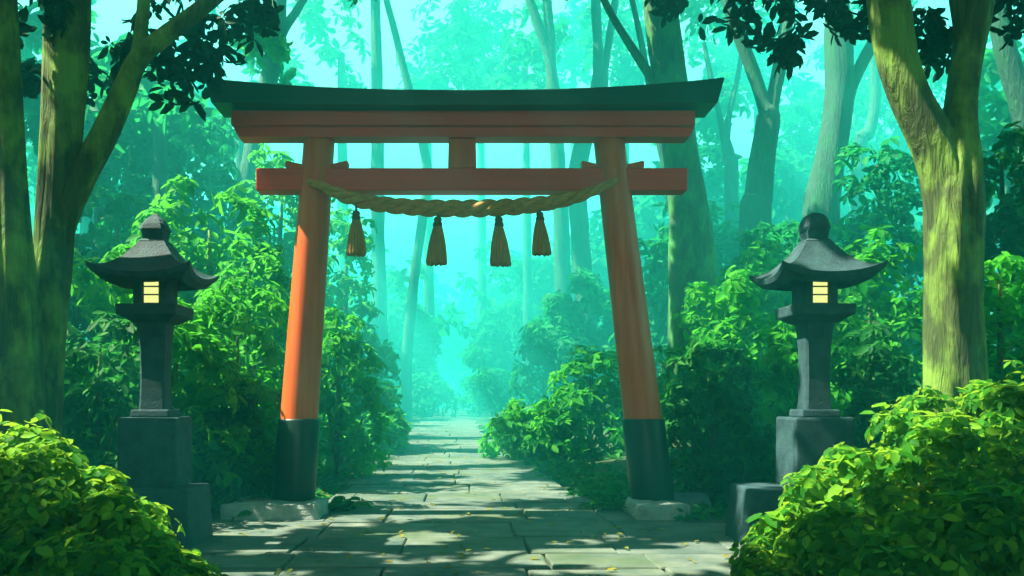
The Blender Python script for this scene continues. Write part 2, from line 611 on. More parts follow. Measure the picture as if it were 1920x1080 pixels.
def make_path():
    rr = random.Random(5)
    V, Fc = [], []
    y = 2.2
    row = 0
    while y < 84:
        dep = rr.uniform(0.5, 1.0) * (1 + 0.025 * y)
        if y < 10.2:
            xl, xr = -3.15, 3.3
        else:
            xl, xr = path_c(y) - rr.uniform(1.5, 1.95), path_c(y) + rr.uniform(1.45, 1.8)
        if y < 12:
            cuts = [xl, -2.15 + rr.uniform(-.2, .2), -1.42 + rr.uniform(-.12, .12), -0.72 + rr.uniform(-.2, .25), 0.55 + rr.uniform(-.15, .15), 1.42 + rr.uniform(-.15, .15), 2.3 + rr.uniform(-.2, .2), xr]
            if row % 2:
                cuts.pop(3)
            if row % 3 == 1:
                cuts.pop(1)
        else:
            cuts, x = [xl], xl
            while x < xr - 1.1:
                x += rr.uniform(0.6, 1.3)
                cuts.append(min(x, xr))
            cuts[-1] = xr
        for a, b in zip(cuts, cuts[1:]):
            if b - a < 0.15:
                continue
            parts = [(y, y + dep)]
            if b - a < 0.9 and rr.random() < 0.3:
                mid = y + dep * rr.uniform(0.35, 0.65)
                parts = [(y, mid), (mid, y + dep)]
            for y0, y1 in parts:
                g = 0.008
                j = lambda s=0.011: rr.uniform(-s, s)
                q = [(a + g + j(), y0 + g + j()), ((a + b) / 2 + j(), y0 + g + j()), (b - g + j(), y0 + g + j()), (b - g + j(), (y0 + y1) / 2 + j()),
                     (b - g + j(), y1 - g + j()), ((a + b) / 2 + j(), y1 - g + j()), (a + g + j(), y1 - g + j()), (a + g + j(), (y0 + y1) / 2 + j())]
                cxm, cym = (a + b) / 2, (y0 + y1) / 2
                zt = 0.028 + rr.uniform(-0.009, 0.009)
                tx, ty = rr.uniform(-.006, .006), rr.uniform(-.006, .006)
                base = len(V)
                for s, dz in ((1.0, None), (1.0, -0.012), (0.975, 0.0)):
                    for (x_, y_) in q:
                        xx, yy = cxm + (x_ - cxm) * s, cym + (y_ - cym) * s
                        zz = -0.06 if dz is None else zt + dz + tx * (xx - cxm) + ty * (yy - cym)
                        V.append((xx, yy, zz))
                n = 8
                for k in range(2):
                    for i in range(n):
                        i2 = (i + 1) % n
                        Fc.append((base + k * n + i, base + k * n + i2, base + (k + 1) * n + i2, base + (k + 1) * n + i))
                Fc.append(tuple(base + 2 * n + i for i in range(n)))
        y += dep
        row += 1
    o = link_mesh('path', from_py('path', V, Fc), M['slab'])
    tag(o, 'worn grey flagstone path leading straight through the gate', 'path', kind='structure')


make_ground()
make_path()

# ------------------------------------------------------------------ gate
YG = 10.0
gate = tag(empty('torii_gate', (0, YG, 0)), 'tall red and orange shrine gate with dark green top lintel across the path', 'torii gate')


def pillar(xb, xt, rb, rt, zb, zs, zt, lab):
    def ax(z):
        t = (z - zb) / (zt - zb)
        return xb + (xt - xb) * t, rb + (rt - rb) * t
    mb = MB()
    rings = []
    N = 40
    for i in range(25):
        z = zs - 0.05 + (zt - zs + 0.05) * i / 24
        x, r = ax(z)
        rings.append((x, r, z))
    prev = None
    for x, r, z in rings:
        ring = [mb.bm.verts.new((x + r * math.cos(2 * PI * k / N), YG + r * math.sin(2 * PI * k / N), z)) for k in range(N)]
        if prev:
            for k in range(N):
                mb.bm.faces.new((prev[k], prev[(k + 1) % N], ring[(k + 1) % N], ring[k]))
        prev = ring
    x, r, z = rings[-1]
    top = [mb.bm.verts.new((x + (r - .02) * math.cos(2 * PI * k / N), YG + (r - .02) * math.sin(2 * PI * k / N), z + .015)) for k in range(N)]
    for k in range(N):
        mb.bm.faces.new((prev[k], prev[(k + 1) % N], top[(k + 1) % N], top[k]))
    mb.bm.faces.new(top)
    p = mb.build('pillar', M['pillar'], gate, True)
    p['label'] = lab
    mb = MB()
    prev = None
    for i, (z, dr) in enumerate([(zb, 0.012), (zb + .02, 0.022), (zs - .5, 0.022), (zs - .02, 0.022), (zs, 0.014), (zs, -0.02)]):
        x, r = ax(z)
        ring = [mb.bm.verts.new((x + (r + dr) * math.cos(2 * PI * k / N), YG + (r + dr) * math.sin(2 * PI * k / N), z)) for k in range(N)]
        if prev:
            for k in range(N):
                mb.bm.faces.new((prev[k], prev[(k + 1) % N], ring[(k + 1) % N], ring[k]))
        prev = ring
    mb.build('pillar_sleeve', M['sleeve'], p, True)
    return ax


axL = pillar(-1.925, -1.63, 0.222, 0.172, 0.17, 1.09, 4.262, 'left orange pillar leaning inward')
axR = pillar(2.13, 1.63, 0.226, 0.172, 0.17, 1.09, 4.262, 'right orange pillar leaning inward')


def curved_beam(name, Yf, Yb, xb, xt, zb_c, zt_c, lift_b, lift_t, ridge, m, parent, nx=48, bev=0.012):
    """beam along X whose ends sweep upward; xb / xt half widths (left, right) at bottom and top"""
    V, Fc = [], []
    prof_n = 6
    for i in range(nx + 1):
        u = -1 + 2 * i / nx
        lift = abs(u) ** 2.4
        xbm = u * (xb[1] if u > 0 else xb[0])
        xtm = u * (xt[1] if u > 0 else xt[0])
        zb_, zt_ = zb_c + lift_b * lift, zt_c + lift_t * lift
        ym = (Yf + Yb) / 2
        V += [(xbm, Yf, zb_), (xtm, Yf, zt_ - bev), (xtm, Yf + bev, zt_), (xtm, ym, zt_ + ridge), (xtm, Yb, zt_), (xbm, Yb, zb_)]
    for i in range(nx):
        for k in range(prof_n):
            k2 = (k + 1) % prof_n
            Fc.append((i * 6 + k, i * 6 + k2, (i + 1) * 6 + k2, (i + 1) * 6 + k))
    Fc.append(tuple(range(6))[::-1])
    Fc.append(tuple(nx * 6 + k for k in range(6)))
    me = from_py(name, V, Fc)
    bm = bmesh.new()
    bm.from_mesh(me)
    bmesh.ops.recalc_face_normals(bm, faces=bm.faces)
    bm.to_mesh(me)
    bm.free()
    return link_mesh(name, me, m, parent)


kas = curved_beam('top_lintel', 9.6, 10.12, (2.735, 2.745), (2.81, 2.82), 4.497, 4.662, 0.025, 0.135, 0.05, M['kasagi'], gate)
# upper red lintel in two courses, the lower one a little proud
lint = curved_beam('second_lintel', 9.815, 10.07, (2.50, 2.50), (2.55, 2.55), 4.215, 4.328, 0.0, 0.0, 0.0, M['beam'], gate, 24, 0.01)
up = MB()
up.box(-2.57, 2.55, 9.78, 10.06, 4.332, 4.494, 0.008)
up.build('upper_course', M['beam'], lint)
tie = MB().box(-2.32, 2.49, 9.875, 10.125, 3.635, 3.885, 0.014)
tie.build('tie_beam', M['beam'], gate)
st = MB().frustum((-0.02, 10.0, 3.8853), (0.158, 0.13), (-0.02, 10.0, 4.2145), (0.15, 0.128), 0.01)
st.build('centre_strut', M['pillar'], gate)
for ax in (axL, axR):
    x, r = ax(3.95)
    for s in (-1, 1):
        mb = MB()
        a, b = x + s * (r - 0.06), x + s * (r + 0.175)
        zs0, ze0 = 3.8875, 3.90
        vs = []
        for (xx, zl, zh) in ((a, zs0, 3.935), (b, ze0, 3.985)):
            for yy in (9.93, 10.07):
                vs.append(mb.bm.verts.new((xx, yy, zl)))
                vs.append(mb.bm.verts.new((xx, yy, zh)))
        for f in ((0, 1, 3, 2), (4, 6, 7, 5), (0, 4, 5, 1), (2, 3, 7, 6), (0, 2, 6, 4), (1, 5, 7, 3)):
            mb.bm.faces.new([vs[i] for i in f])
        bmesh.ops.bevel(mb.bm, geom=mb.bm.edges[:], offset=0.01, segments=2, affect='EDGES')
        mb.build('wedge', M['pillar'], gate)


# ------------------------------------------------------------------ straw rope with tassels
def make_rope():
    root = tag(empty('straw_rope', P(868, 350, 9.66)), 'twisted straw rope with four tassels hung between the gate pillars', 'rope')
    knots = [(578, 340, 5, 9.77), (603, 349, 8, 9.75), (640, 366, 12, 9.74), (700, 381, 14.5, 9.72), (780, 389, 15.5, 9.70), (868, 391, 16, 9.69), (960, 388, 15.5, 9.70),
             (1030, 380, 14, 9.72), (1085, 368, 11.5, 9.74), (1130, 350, 8, 9.76), (1158, 336, 5, 9.775)]
    pts = []
    for px, py, w, Y in knots:
        p = P(px, py, Y)
        pts.append((*p, w * Y / F))
    c = catmull(pts, 40)
    p, r = c[:, :3], c[:, 3]
    t = np.gradient(p, axis=0)
    t /= np.linalg.norm(t, axis=1)[:, None]
    L = np.concatenate([[0], np.cumsum(np.linalg.norm(np.diff(p, axis=0), axis=1))])
    V, Fc = [], []
    segs = 10
    for s in range(3):
        pitch = 0.56
        a = 2 * PI * (L / pitch + s / 3)
        up_ = np.array([0, 0, 1.0])
        u = up_ - t * (t @ up_)[:, None]
        u /= np.linalg.norm(u, axis=1)[:, None]
        w = np.cross(t, u)
        q = p + (u * np.cos(a)[:, None] - w * np.sin(a)[:, None]) * (r * 0.52)[:, None]
        tq = np.gradient(q, axis=0)
        tq /= np.linalg.norm(tq, axis=1)[:, None]
        u2 = np.cross(tq, w)
        u2 /= np.linalg.norm(u2, axis=1)[:, None]
        w2 = np.cross(tq, u2)
        base = len(V)
        for i in range(len(q)):
            for k in range(segs):
                b = 2 * PI * k / segs
                rr = r[i] * 0.55 * (1 + 0.03 * math.sin(5 * b + 30 * L[i]))
                V.append(q[i] + (u2[i] * math.cos(b) + w2[i] * math.sin(b)) * rr)
        n = len(q)
        for i in range(n - 1):
            for k in range(segs):
                k2 = (k + 1) % segs
                Fc.append((base + i * segs + k, base + i * segs + k2, base + (i + 1) * segs + k2, base + (i + 1) * segs + k))
        Fc.append(tuple(base + k for k in range(segs)))
        Fc.append(tuple(base + (n - 1) * segs + k for k in range(segs)))
    link_mesh('rope', from_py('rope', V, Fc), M['rope'], root, True)
    for (px, y0, y1, w, tl) in ((668, 396, 478, 18, 0.0), (821, 407, 495, 19, 0.035), (935, 407, 497, 19, -0.05), (1012, 398, 477, 17.5, -0.06)):
        Y = 9.69
        s = Y / F
        top = P(px, y0, Y)
        h = (y1 - y0) * s
        rw = w * s
        tx = tl
        mb = MB()
        prof = [(rw * 0.36, -0.18 * h), (rw * 0.44, -0.22 * h), (rw * 0.6, -0.36 * h), (rw * 0.78, -0.55 * h), (rw * 0.92, -0.78 * h), (rw * 1.0, -0.97 * h), (rw * 0.96, -1.0 * h), (rw * 0.5, -0.985 * h)]
        mb.lathe(top, prof, 72, 0.06, 18, True, (tx, 0))
        for v in mb.bm.verts:                       # ragged hem
            if v.co.z < top[2] - 0.9 * h:
                a = math.atan2(v.co.y - top[1], v.co.x - top[0])
                v.co.z += 0.02 * h * math.sin(11 * a + px) + 0.015 * h * math.sin(23 * a)
        ts = mb.build('tassel', M['tassel'], root, False)
        mb = MB()
        mb.lathe(top, [(rw * 0.3, 0.0), (rw * 0.42, -0.05 * h), (rw * 0.36, -0.1 * h), (rw * 0.46, -0.13 * h), (rw * 0.47, -0.19 * h), (rw * 0.38, -0.215 * h)], 20, 0, 1, True, (tx, 0))
        mb.lathe(top + np.array([0, 0, 0.0]), [(0.014, 0.06), (0.014, -0.01)], 10)
        mb.build('binding', M['tie'], ts, True)


make_rope()


# ------------------------------------------------------------------ stone lanterns
def make_lantern(xc, yc, side, label, tall_finial):
    """side = +1: the path lies to the right of the lantern"""
    L = tag(empty('stone_lantern', (xc, yc, 0.0)), label, 'stone lantern', 'stone lanterns flanking the gate')
    sd = M['lantern']
    sx, sh = (xc, 0.395) if side > 0 else (xc - 0.06, 0.62)
    stp = MB().frustum((sx, yc - .02, -0.03), (sh + 0.035, 0.37), (sx, yc - .02, 0.525), (sh, 0.335), 0.03).jitter(0.008, 4, xc)
    stp.build('foundation_step', sd, L)
    blk = MB().frustum((xc, yc, 0.5265), (0.262, 0.255), (xc, yc, 1.146), (0.256, 0.25), 0.022).jitter(0.006, 5, xc + 1)
    blk.build('pedestal', sd, L)
    pl = MB().frustum((xc, yc, 1.1475), (0.172, 0.17), (xc, yc, 1.215), (0.165, 0.163), 0.014)
    pl.build('plinth', sd, L)
    mb = MB()
    rings = []
    for z, h in ((1.2165, 0.118), (1.30, 0.111), (1.5, 0.106), (1.75, 0.112), (1.90, 0.122), (1.984, 0.134)):
        c = 0.018
        ring = []
        for sx, sy in ((-1, -1), (1, -1), (1, 1), (-1, 1)):
            for dx, dy in (((0, c), (c, 0)) if sx * sy > 0 else ((c, 0), (0, c))):
                ring.append(mb.bm.verts.new((xc + sx * (h - dx), yc + sy * (h - dy), z)))
        rings.append(ring)
    for a, b in zip(rings, rings[1:]):
        for i in range(8):
            mb.bm.faces.new((a[i], a[(i + 1) % 8], b[(i + 1) % 8], b[i]))
    mb.bm.faces.new(rings[0][::-1])
    mb.bm.faces.new(rings[-1])
    mb.build('post', sd, L)
    mb = MB().frustum((xc, yc, 1.9855), (0.15, 0.15), (xc, yc, 2.045), (0.245, 0.24), 0.006)
    mb.frustum((xc, yc, 2.0465), (0.262, 0.257), (xc, yc, 2.145), (0.268, 0.262), 0.014)
    mb.build('platform', sd, L)
    # fire box: four corner posts, sills and heads, so that the window is a real opening
    z0, z1, h = 2.1465, 2.40, 0.15
    fb = MB()
    wx0, wx1 = -0.078, 0.084
    if side < 0:
        wx0, wx1 = -0.078, 0.084
    y0, y1 = yc - h, yc + h
    fb.box(xc - h, xc + wx0, y0, y0 + 0.07, z0, z1, 0.006)
    fb.box(xc + wx1, xc + h, y0, y0 + 0.07, z0, z1, 0.006)
    fb.box(xc + wx0 - 0.002, xc + wx1 + 0.002, y0 + 0.003, y0 + 0.066, z0 + 0.0015, z0 + 0.016)
    fb.box(xc + wx0 - 0.002, xc + wx1 + 0.002, y0 + 0.003, y0 + 0.066, z1 - 0.022, z1 - 0.0015)
    fb.box(xc - h, xc - h + 0.06, y0 + 0.0705, y1, z0, z1, 0.006)
    fb.box(xc + h - 0.06, xc + h, y0 + 0.0705, y1, z0, z1, 0.006)
    fb.box(xc - h + 0.0605, xc + h - 0.0605, y1 - 0.05, y1 - 0.004, z0 + 0.001, z1 - 0.001)
    fbo = fb.build('fire_box', sd, L)
    wn = MB().box(xc + wx0 - 0.001, xc + wx1 + 0.001, y0 + 0.035, y0 + 0.045, z0 + 0.0165, z1 - 0.0225)
    win = wn.build('window', M['glow'], fbo)
    lt = MB()
    for (a, b) in ((0, 0.014), (0.148, 0.162)):
        lt.box(xc + wx0 + a, xc + wx0 + b, y0 + 0.018, y0 + 0.032, z0 + 0.017, z1 - 0.023)
    for f in (0.34, 0.68):
        zz = z0 + 0.017 + f * (z1 - z0 - 0.04)
        lt.box(xc + wx0 + 0.0145, xc + wx0 + 0.1475, y0 + 0.019, y0 + 0.031, zz - 0.006, zz + 0.006)
    lt.build('window_lattice', M['tie'], fbo)
    # roof: square, concave, with up-turned corners
    n = 16
    a = 0.45
    V, Fc = [], []
    zt, zr = 2.715, 2.405

    def hgt(q):
        return zr + (zt - zr) * (1 - q) ** 1.75
    K = 14
    for k in range(K + 1):
        q = k / K
        half = 0.115 + (a - 0.115) * q
        for e in range(4):
            for i in range(n):
                w = -1 + 2 * i / n
                lift = 0.085 * (abs(w) ** 2.4) * q ** 2.2
                bow = 1 - 0.10 * (1 - w * w) * q ** 2       # edges curve in between the corners
                x, y = [(w, -bow), (bow, w), (-w, bow), (-bow, -w)][e]
                V.append((xc + half * x, yc + half * y, hgt(q) + lift))
    m4 = 4 * n
    top_n = (K + 1) * m4
    for k in range(3):                                            # rim and underside
        q = 1.0
        half, dz = ((a - 0.012, -0.05), (a * 0.78, -0.085), (0.17, -0.075))[k]
        for e in range(4):
            for i in range(n):
                w = -1 + 2 * i / n
                lift = 0.085 * (abs(w) ** 2.4) * (1.0, 0.3, 0.0)[k]
                bow = 1 - 0.10 * (1 - w * w) * (1, 0.8, 0)[k]
                x, y = [(w, -bow), (bow, w), (-w, bow), (-bow, -w)][e]
                V.append((xc + half * x, yc + half * y, zr + dz + lift + (0.0 if k < 2 else 0.07)))
    rows = K + 1 + 3
    for k in range(rows - 1):
        for i in range(m4):
            i2 = (i + 1) % m4
            Fc.append((k * m4 + i, k * m4 + i2, (k + 1) * m4 + i2, (k + 1) * m4 + i))
    Fc.append(tuple(range(m4)))
    Fc.append(tuple((rows - 1) * m4 + i for i in range(m4)))
    me = from_py('roof', V, Fc)
    bm = bmesh.new()
    bm.from_mesh(me)
    bmesh.ops.recalc_face_normals(bm, faces=bm.faces)
    bm.to_mesh(me)
    bm.free()
    link_mesh('roof', me, sd, L)
    mb = MB()
    nk = MB().frustum((xc, yc, 2.718), (0.118, 0.118), (xc, yc, 2.74), (0.095, 0.095), 0.004)
    nk.frustum((xc, yc, 2.7405), (0.088, 0.088), (xc, yc, 2.82), (0.1, 0.1), 0.006)
    if tall_finial:
        lv = [(0.115, 2.8215), (0.115, 2.832), (0.10, 2.875), (0.072, 2.92), (0.035, 2.955), (0.008, 2.985)]
    else:
        lv = [(0.108, 2.8215), (0.116, 2.845), (0.112, 2.87), (0.098, 2.92), (0.072, 2.962), (0.03, 2.985)]
    prev = None
    for h_, z_ in lv:
        c = h_ * 0.28
        ring = []
        for sx, sy in ((-1, -1), (1, -1), (1, 1), (-1, 1)):
            for dx, dy in (((0, c), (c, 0)) if sx * sy > 0 else ((c, 0), (0, c))):
                ring.append(nk.bm.verts.new((xc + sx * (h_ - dx), yc + sy * (h_ - dy), z_)))
        if prev:
            for i in range(8):
                nk.bm.faces.new((prev[i], prev[(i + 1) % 8], ring[(i + 1) % 8], ring[i]))
        else:
            nk.bm.faces.new(ring[::-1])
        prev = ring
    nk.bm.faces.new(prev)
    nk.build('finial', sd, L)


make_lantern(-2.78, 8.0, 1, 'dark stone lantern with pointed onion finial, in front of the left gate pillar', True)
make_lantern(3.16, 8.0, -1, 'dark stone lantern with blunt rounded finial, behind the yellow-green bush', False)


# ------------------------------------------------------------------ rocks
def rock(name, c, r, m, label, seed):
    rr = np.random.default_rng(seed)
    bm = bmesh.new()
    bmesh.ops.create_icosphere(bm, subdivisions=4, radius=1.0)
    planes = [(v / np.linalg.norm(v), rr.uniform(0.62, 0.86)) for v in rr.normal(size=(11, 3))]
    planes.append((np.array([0, 0, 1.0]), 0.62))
    for v in bm.verts:
        p = np.array(v.co)
        for n_, d_ in planes:
            k = p @ n_
            if k > d_:
                p = p - n_ * (k - d_) * 0.92
        p = p + 0.015 * np.sin(7 * p[[1, 2, 0]] + seed)
        v.co = (c[0] + p[0] * r[0], c[1] + p[1] * r[1], c[2] + p[2] * r[2])
    me = bpy.data.meshes.new(name)
    bm.to_mesh(me)
    bm.free()
    o = link_mesh(name, me, m, None, False, c)
    tag(o, label, 'stone')
    return o


def slabstone(name, xc, yc, hx, hy, z1, m, label, seed):
    mb = MB().frustum((xc, yc, -0.08), (hx, hy), (xc, yc, z1), (hx * 0.93, hy * 0.9), 0.045)
    bmesh.ops.subdivide_edges(mb.bm, edges=mb.bm.edges[:], cuts=2, use_grid_fill=True)
    mb.jitter(0.022, 6, seed)
    o = mb.build(name, m, None, False, (xc, yc, 0))
    return tag(o, label, 'stone')


slabstone('footing_stone', -2.06, 9.78, 0.54, 0.46, 0.19, M['rock'], 'wide flat grey stone under the left gate pillar', 1.0)
slabstone('footing_stone', 2.12, 9.76, 0.30, 0.46, 0.19, M['rock'], 'pale grey block of stone under the right gate pillar', 2.3)
rock('boulder', (2.50, 9.85, 0.10), (0.24, 0.26, 0.26), M['rock_blue'], 'dark blue rounded rock beside the right gate pillar', 5)

# ------------------------------------------------------------------ shrubs


def shrub(label, px, ytop, Y, wpx, m='leaf_green', size=0.14, cov=1.0, depth=0.8, nl=6, ybot=None, cat='shrub', group=None, name='shrub', lean=0.0, k=5, stems=True, subs=14, float_=False):
    size *= W(Y) / Y
    Y = W(Y)
    s = Y / F
    X = (px - CX) * s
    zt = CAMH + (HY - ytop) * s
    hw = wpx * s
    gz = ground_z(X, Y)
    zb = gz if ybot is None else max(gz, CAMH + (HY - ybot) * s)
    H = zt - zb
    rr = random.Random(int(px * 13 + ytop * 7 + Y * 101))
    lobes = []
    rz = min(H * 0.55, hw * 0.75)
    rows = max(1, int(round((H - rz) / (rz * 1.05))))
    for j in range(rows + 1):
        f = j / max(1, rows)
        zc = zt - rz * 0.85 - (H - rz * 1.6) * f
        wid = hw * (0.62 + 0.38 * min(1, f * 1.4)) if rows else hw
        cnt = max(1, int(round(nl / (rows + 1) + 0.8 * f)))
        for i in range(cnt):
            u = 0 if cnt == 1 else -1 + 2 * i / (cnt - 1)
            r0 = rz * rr.uniform(0.75, 1.05)
            x = X + u * max(0.0, wid - r0 * 0.8) + rr.uniform(-.12, .12) * hw + lean * (1 - f) * hw
            y = Y + rr.uniform(-.35, .35) * hw * depth
            lobes.append(((x, y, zc + rr.uniform(-.18, .12) * rz), (r0 * 1.12, r0 * 1.05 * depth, r0 * 0.95)))
    pos, t, n, S = foliage(lobes, size, cov, k, subs=subs)
    gzv = gz - 0.1
    keep = pos[:, 2] > gzv
    pos, t, n, S = pos[keep], t[keep], n[keep], S[keep]
    root = tag(empty(name, (X, Y, gz)), label, cat, group)
    link_mesh('foliage', leaves_mesh('foliage', pos, t, n, S), M[m], root)
    if stems:
        V, Fc = [], []
        for i in range(4 if rows < 3 else 5):
            lb = lobes[(i * 3) % len(lobes)][0]
            x0 = X + rr.uniform(-.12, .12) * hw
            y0 = Y + rr.uniform(-.1, .1) * hw
            rad = 0.012 * H + 0.012
            mid = ((x0 + lb[0]) / 2 + rr.uniform(-.08, .08) * hw, (y0 + lb[1]) / 2, gz + (lb[2] - gz) * 0.55)
            v, f = sweep([(x0, y0, gz - 0.1, rad), (*mid, rad * 0.75), (lb[0], lb[1], lb[2] + 0.2 * rz, rad * 0.3)], 7, 5, 0.03, 0.05, i)
            b = len(V)
            V += v
            Fc += [tuple(q + b for q in ff) for ff in f]
        link_mesh('stems', from_py('stems', V, Fc), M['bark'], root, True)
    return root


def mound(name, label, lobes_px, m, size, cov, cat='bush'):
    lobes = []
    for px, py, Y, rp, rv in lobes_px:                     # px, py = centre of the lobe; radii in pixels
        s = Y / F
        c = P(px, py, Y)
        lobes.append((tuple(c), (rp * s, rp * s * 0.95, rv * s)))
    pos, t, n, S = foliage(lobes, size, cov, 5, subs=20, low=-0.6, inner=0.6)
    gz = np.array([ground_z(p[0], p[1]) for p in pos])
    keep = pos[:, 2] > gz - 0.05
    pos, t, n, S = pos[keep], t[keep], n[keep], S[keep]
    c0 = np.mean([l[0] for l in lobes], axis=0)
    root = tag(empty(name, (c0[0], c0[1], ground_z(c0[0], c0[1]))), label, cat)
    link_mesh('foliage', leaves_mesh('foliage', pos, t, n, S, 1.15), M[m], root)
    V, Fc = [], []
    g0 = ground_z(c0[0], c0[1])
    for i, (c, r) in enumerate(lobes):
        x0 = c0[0] + 0.35 * (c[0] - c0[0])
        y0 = c0[1] + 0.35 * (c[1] - c0[1])
        v, f = sweep([(x0, y0, g0 - 0.1, 0.022), ((x0 + c[0]) / 2, (y0 + c[1]) / 2, (g0 + c[2]) / 2, 0.016), (c[0], c[1], c[2] + 0.3 * r[2], 0.006)], 7, 4, 0.03, 0.03, i)
        b = len(V)
        V += v
        Fc += [tuple(q + b for q in ff) for ff in f]
    link_mesh('stems', from_py('stems', V, Fc), M['bark'], root, True)
    return root


mound('bush', 'sunlit yellow-green bush sloping down to the path, in front of the left stone lantern',
      [(15, 960, 5.2, 165, 155), (100, 990, 5.0, 150, 125), (195, 1025, 4.9, 130, 105), (275, 1085, 4.8, 95, 82), (330, 1125, 4.7, 65, 60), (-90, 960, 5.3, 190, 170), (60, 1130, 4.5, 220, 120), (220, 1150, 4.4, 180, 100)],
      'leaf_fg', 0.076, 1.0)
mound('bush', 'large sunlit yellow-green bush in front of the right stone lantern',
      [(1840, 860, 5.6, 165, 135), (1725, 905, 5.4, 150, 122), (1620, 970, 5.2, 140, 112), (1530, 1045, 5.0, 110, 92), (1455, 1100, 4.9, 75, 66), (1960, 890, 5.7, 190, 170),
       (1690, 1090, 4.6, 220, 140), (1880, 1060, 4.7, 230, 165), (1540, 1160, 4.5, 140, 90)],
      'leaf_fg', 0.08, 1.0)

SH = [
    # label, px, ytop, Y, half width px, material, leaf size, kwargs
    ('dark green leafy shrub between the left tree trunks and the left stone lantern', 185, 590, 9.0, 95, 'leaf_dark', 0.13, {}),
    ('bright green shrub behind the firebox of the left stone lantern', 320, 560, 9.8, 120, 'leaf_green', 0.14, {}),
    ('dense mid green shrub against the left gate pillar', 455, 545, 10.6, 110, 'leaf_green', 0.14, {}),
    ('low dark shrub between the left lantern pedestal and the gate pillar', 420, 720, 10.2, 78, 'leaf_dark', 0.12, {}),
    ('tall light green shrub rising above the left stone lantern roof', 400, 375, 12.0, 135, 'leaf_green', 0.17, {}),
    ('tall mid green shrub behind the right limb of the left tree', 235, 350, 12.6, 130, 'leaf_teal', 0.17, {}),
    ('tall vivid green shrub under the left end of the gate tie beam', 520, 265, 15.5, 110, 'leaf_green', 0.19, {}),
    ('tall dusky teal shrub behind the forked left tree', 330, 180, 16.5, 150, 'leaf_teal', 0.2, {}),
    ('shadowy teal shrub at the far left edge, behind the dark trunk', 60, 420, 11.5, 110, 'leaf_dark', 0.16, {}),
    ('green shrub just inside the left gate pillar, by the path edge', 640, 580, 12.5, 75, 'leaf_green', 0.15, {}),
    ('low green shrub spilling on the left edge of the path beyond the gate', 682, 712, 16.0, 70, 'leaf_green', 0.14, {}),
    ('tall green shrub seen through the gate beside the left pillar', 655, 395, 18.5, 75, 'leaf_green', 0.21, {}),
    ('hazy rounded shrub left of the path beyond the gate', 722, 540, 36.0, 100, 'leaf_teal', 0.25, {}),
    ('hazy shrub left of the path end, behind the pale misty bush', 765, 645, 40.0, 62, 'leaf_teal', 0.27, {}),
    ('small bright green bush on the right edge of the path beyond the gate', 1012, 762, 14.2, 96, 'leaf_green', 0.13, {}),
    ('low rounded green bush leaning over the left path edge beyond the gate', 708, 770, 15.0, 58, 'leaf_green', 0.13, {}),
    ('pale misty bush at the far end of the path, on its left', 795, 700, 33.0, 52, 'leaf_teal', 0.26, {}),
    ('pale misty bush at the far end of the path, on its right', 925, 690, 34.0, 50, 'leaf_teal', 0.26, {}),
    ('vivid green shrub between the left lantern roof and the left gate pillar', 470, 430, 11.6, 92, 'leaf_green', 0.15, {}),
    ('vivid green shrub right behind the left lantern post', 240, 470, 10.4, 100, 'leaf_green', 0.14, {}),
    ('bushy green shrub behind the right lantern post', 1530, 560, 11.2, 100, 'leaf_green', 0.14, {}),
    ('bushy emerald shrub left of the right lantern roof', 1420, 470, 14.0, 95, 'leaf_green', 0.17, {}),
    ('green shrub just inside the right gate pillar', 1110, 655, 14.2, 80, 'leaf_green', 0.16, {}),
    ('hazy teal shrub inside the right gate pillar, taller and farther back', 1090, 540, 25.0, 110, 'leaf_teal', 0.23, {}),
    ('wide misty shrub right of the path, seen through the gate', 1000, 560, 42.0, 100, 'leaf_teal', 0.3, {}),
    ('bright yellow-green shrub between the right gate pillar and the right lantern', 1345, 520, 13.2, 95, 'leaf_green', 0.16, {}),
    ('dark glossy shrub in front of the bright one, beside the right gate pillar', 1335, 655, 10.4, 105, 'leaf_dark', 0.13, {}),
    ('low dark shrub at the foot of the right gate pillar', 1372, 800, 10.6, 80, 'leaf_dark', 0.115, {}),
    ('dark shrub immediately right of the right lantern post', 1650, 610, 9.2, 85, 'leaf_dark', 0.13, {}),
    ('olive green shrub behind the right lantern roof', 1640, 415, 12.0, 95, 'leaf_green', 0.16, {}),
    ('wide teal shrub behind the right lantern finial', 1500, 385, 15.5, 130, 'leaf_teal', 0.19, {}),
    ('tall teal shrub left of the forked right tree', 1660, 250, 16.5, 110, 'leaf_teal', 0.2, {}),
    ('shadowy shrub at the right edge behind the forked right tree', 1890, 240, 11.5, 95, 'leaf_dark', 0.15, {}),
    ('mid green shrub at the right edge above the large sunlit bush', 1885, 470, 9.3, 80, 'leaf_green', 0.13, {}),
    ('hazy teal shrub behind the right end of the gate tie beam', 1330, 350, 20.0, 105, 'leaf_teal', 0.23, {}),
    ('pale hazy shrub just right of the right gate pillar', 1245, 440, 19.0, 75, 'leaf_teal', 0.22, {}),
]
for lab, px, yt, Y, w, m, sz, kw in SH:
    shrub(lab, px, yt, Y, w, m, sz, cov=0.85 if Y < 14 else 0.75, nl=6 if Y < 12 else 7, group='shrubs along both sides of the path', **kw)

# ------------------------------------------------------------------ trees


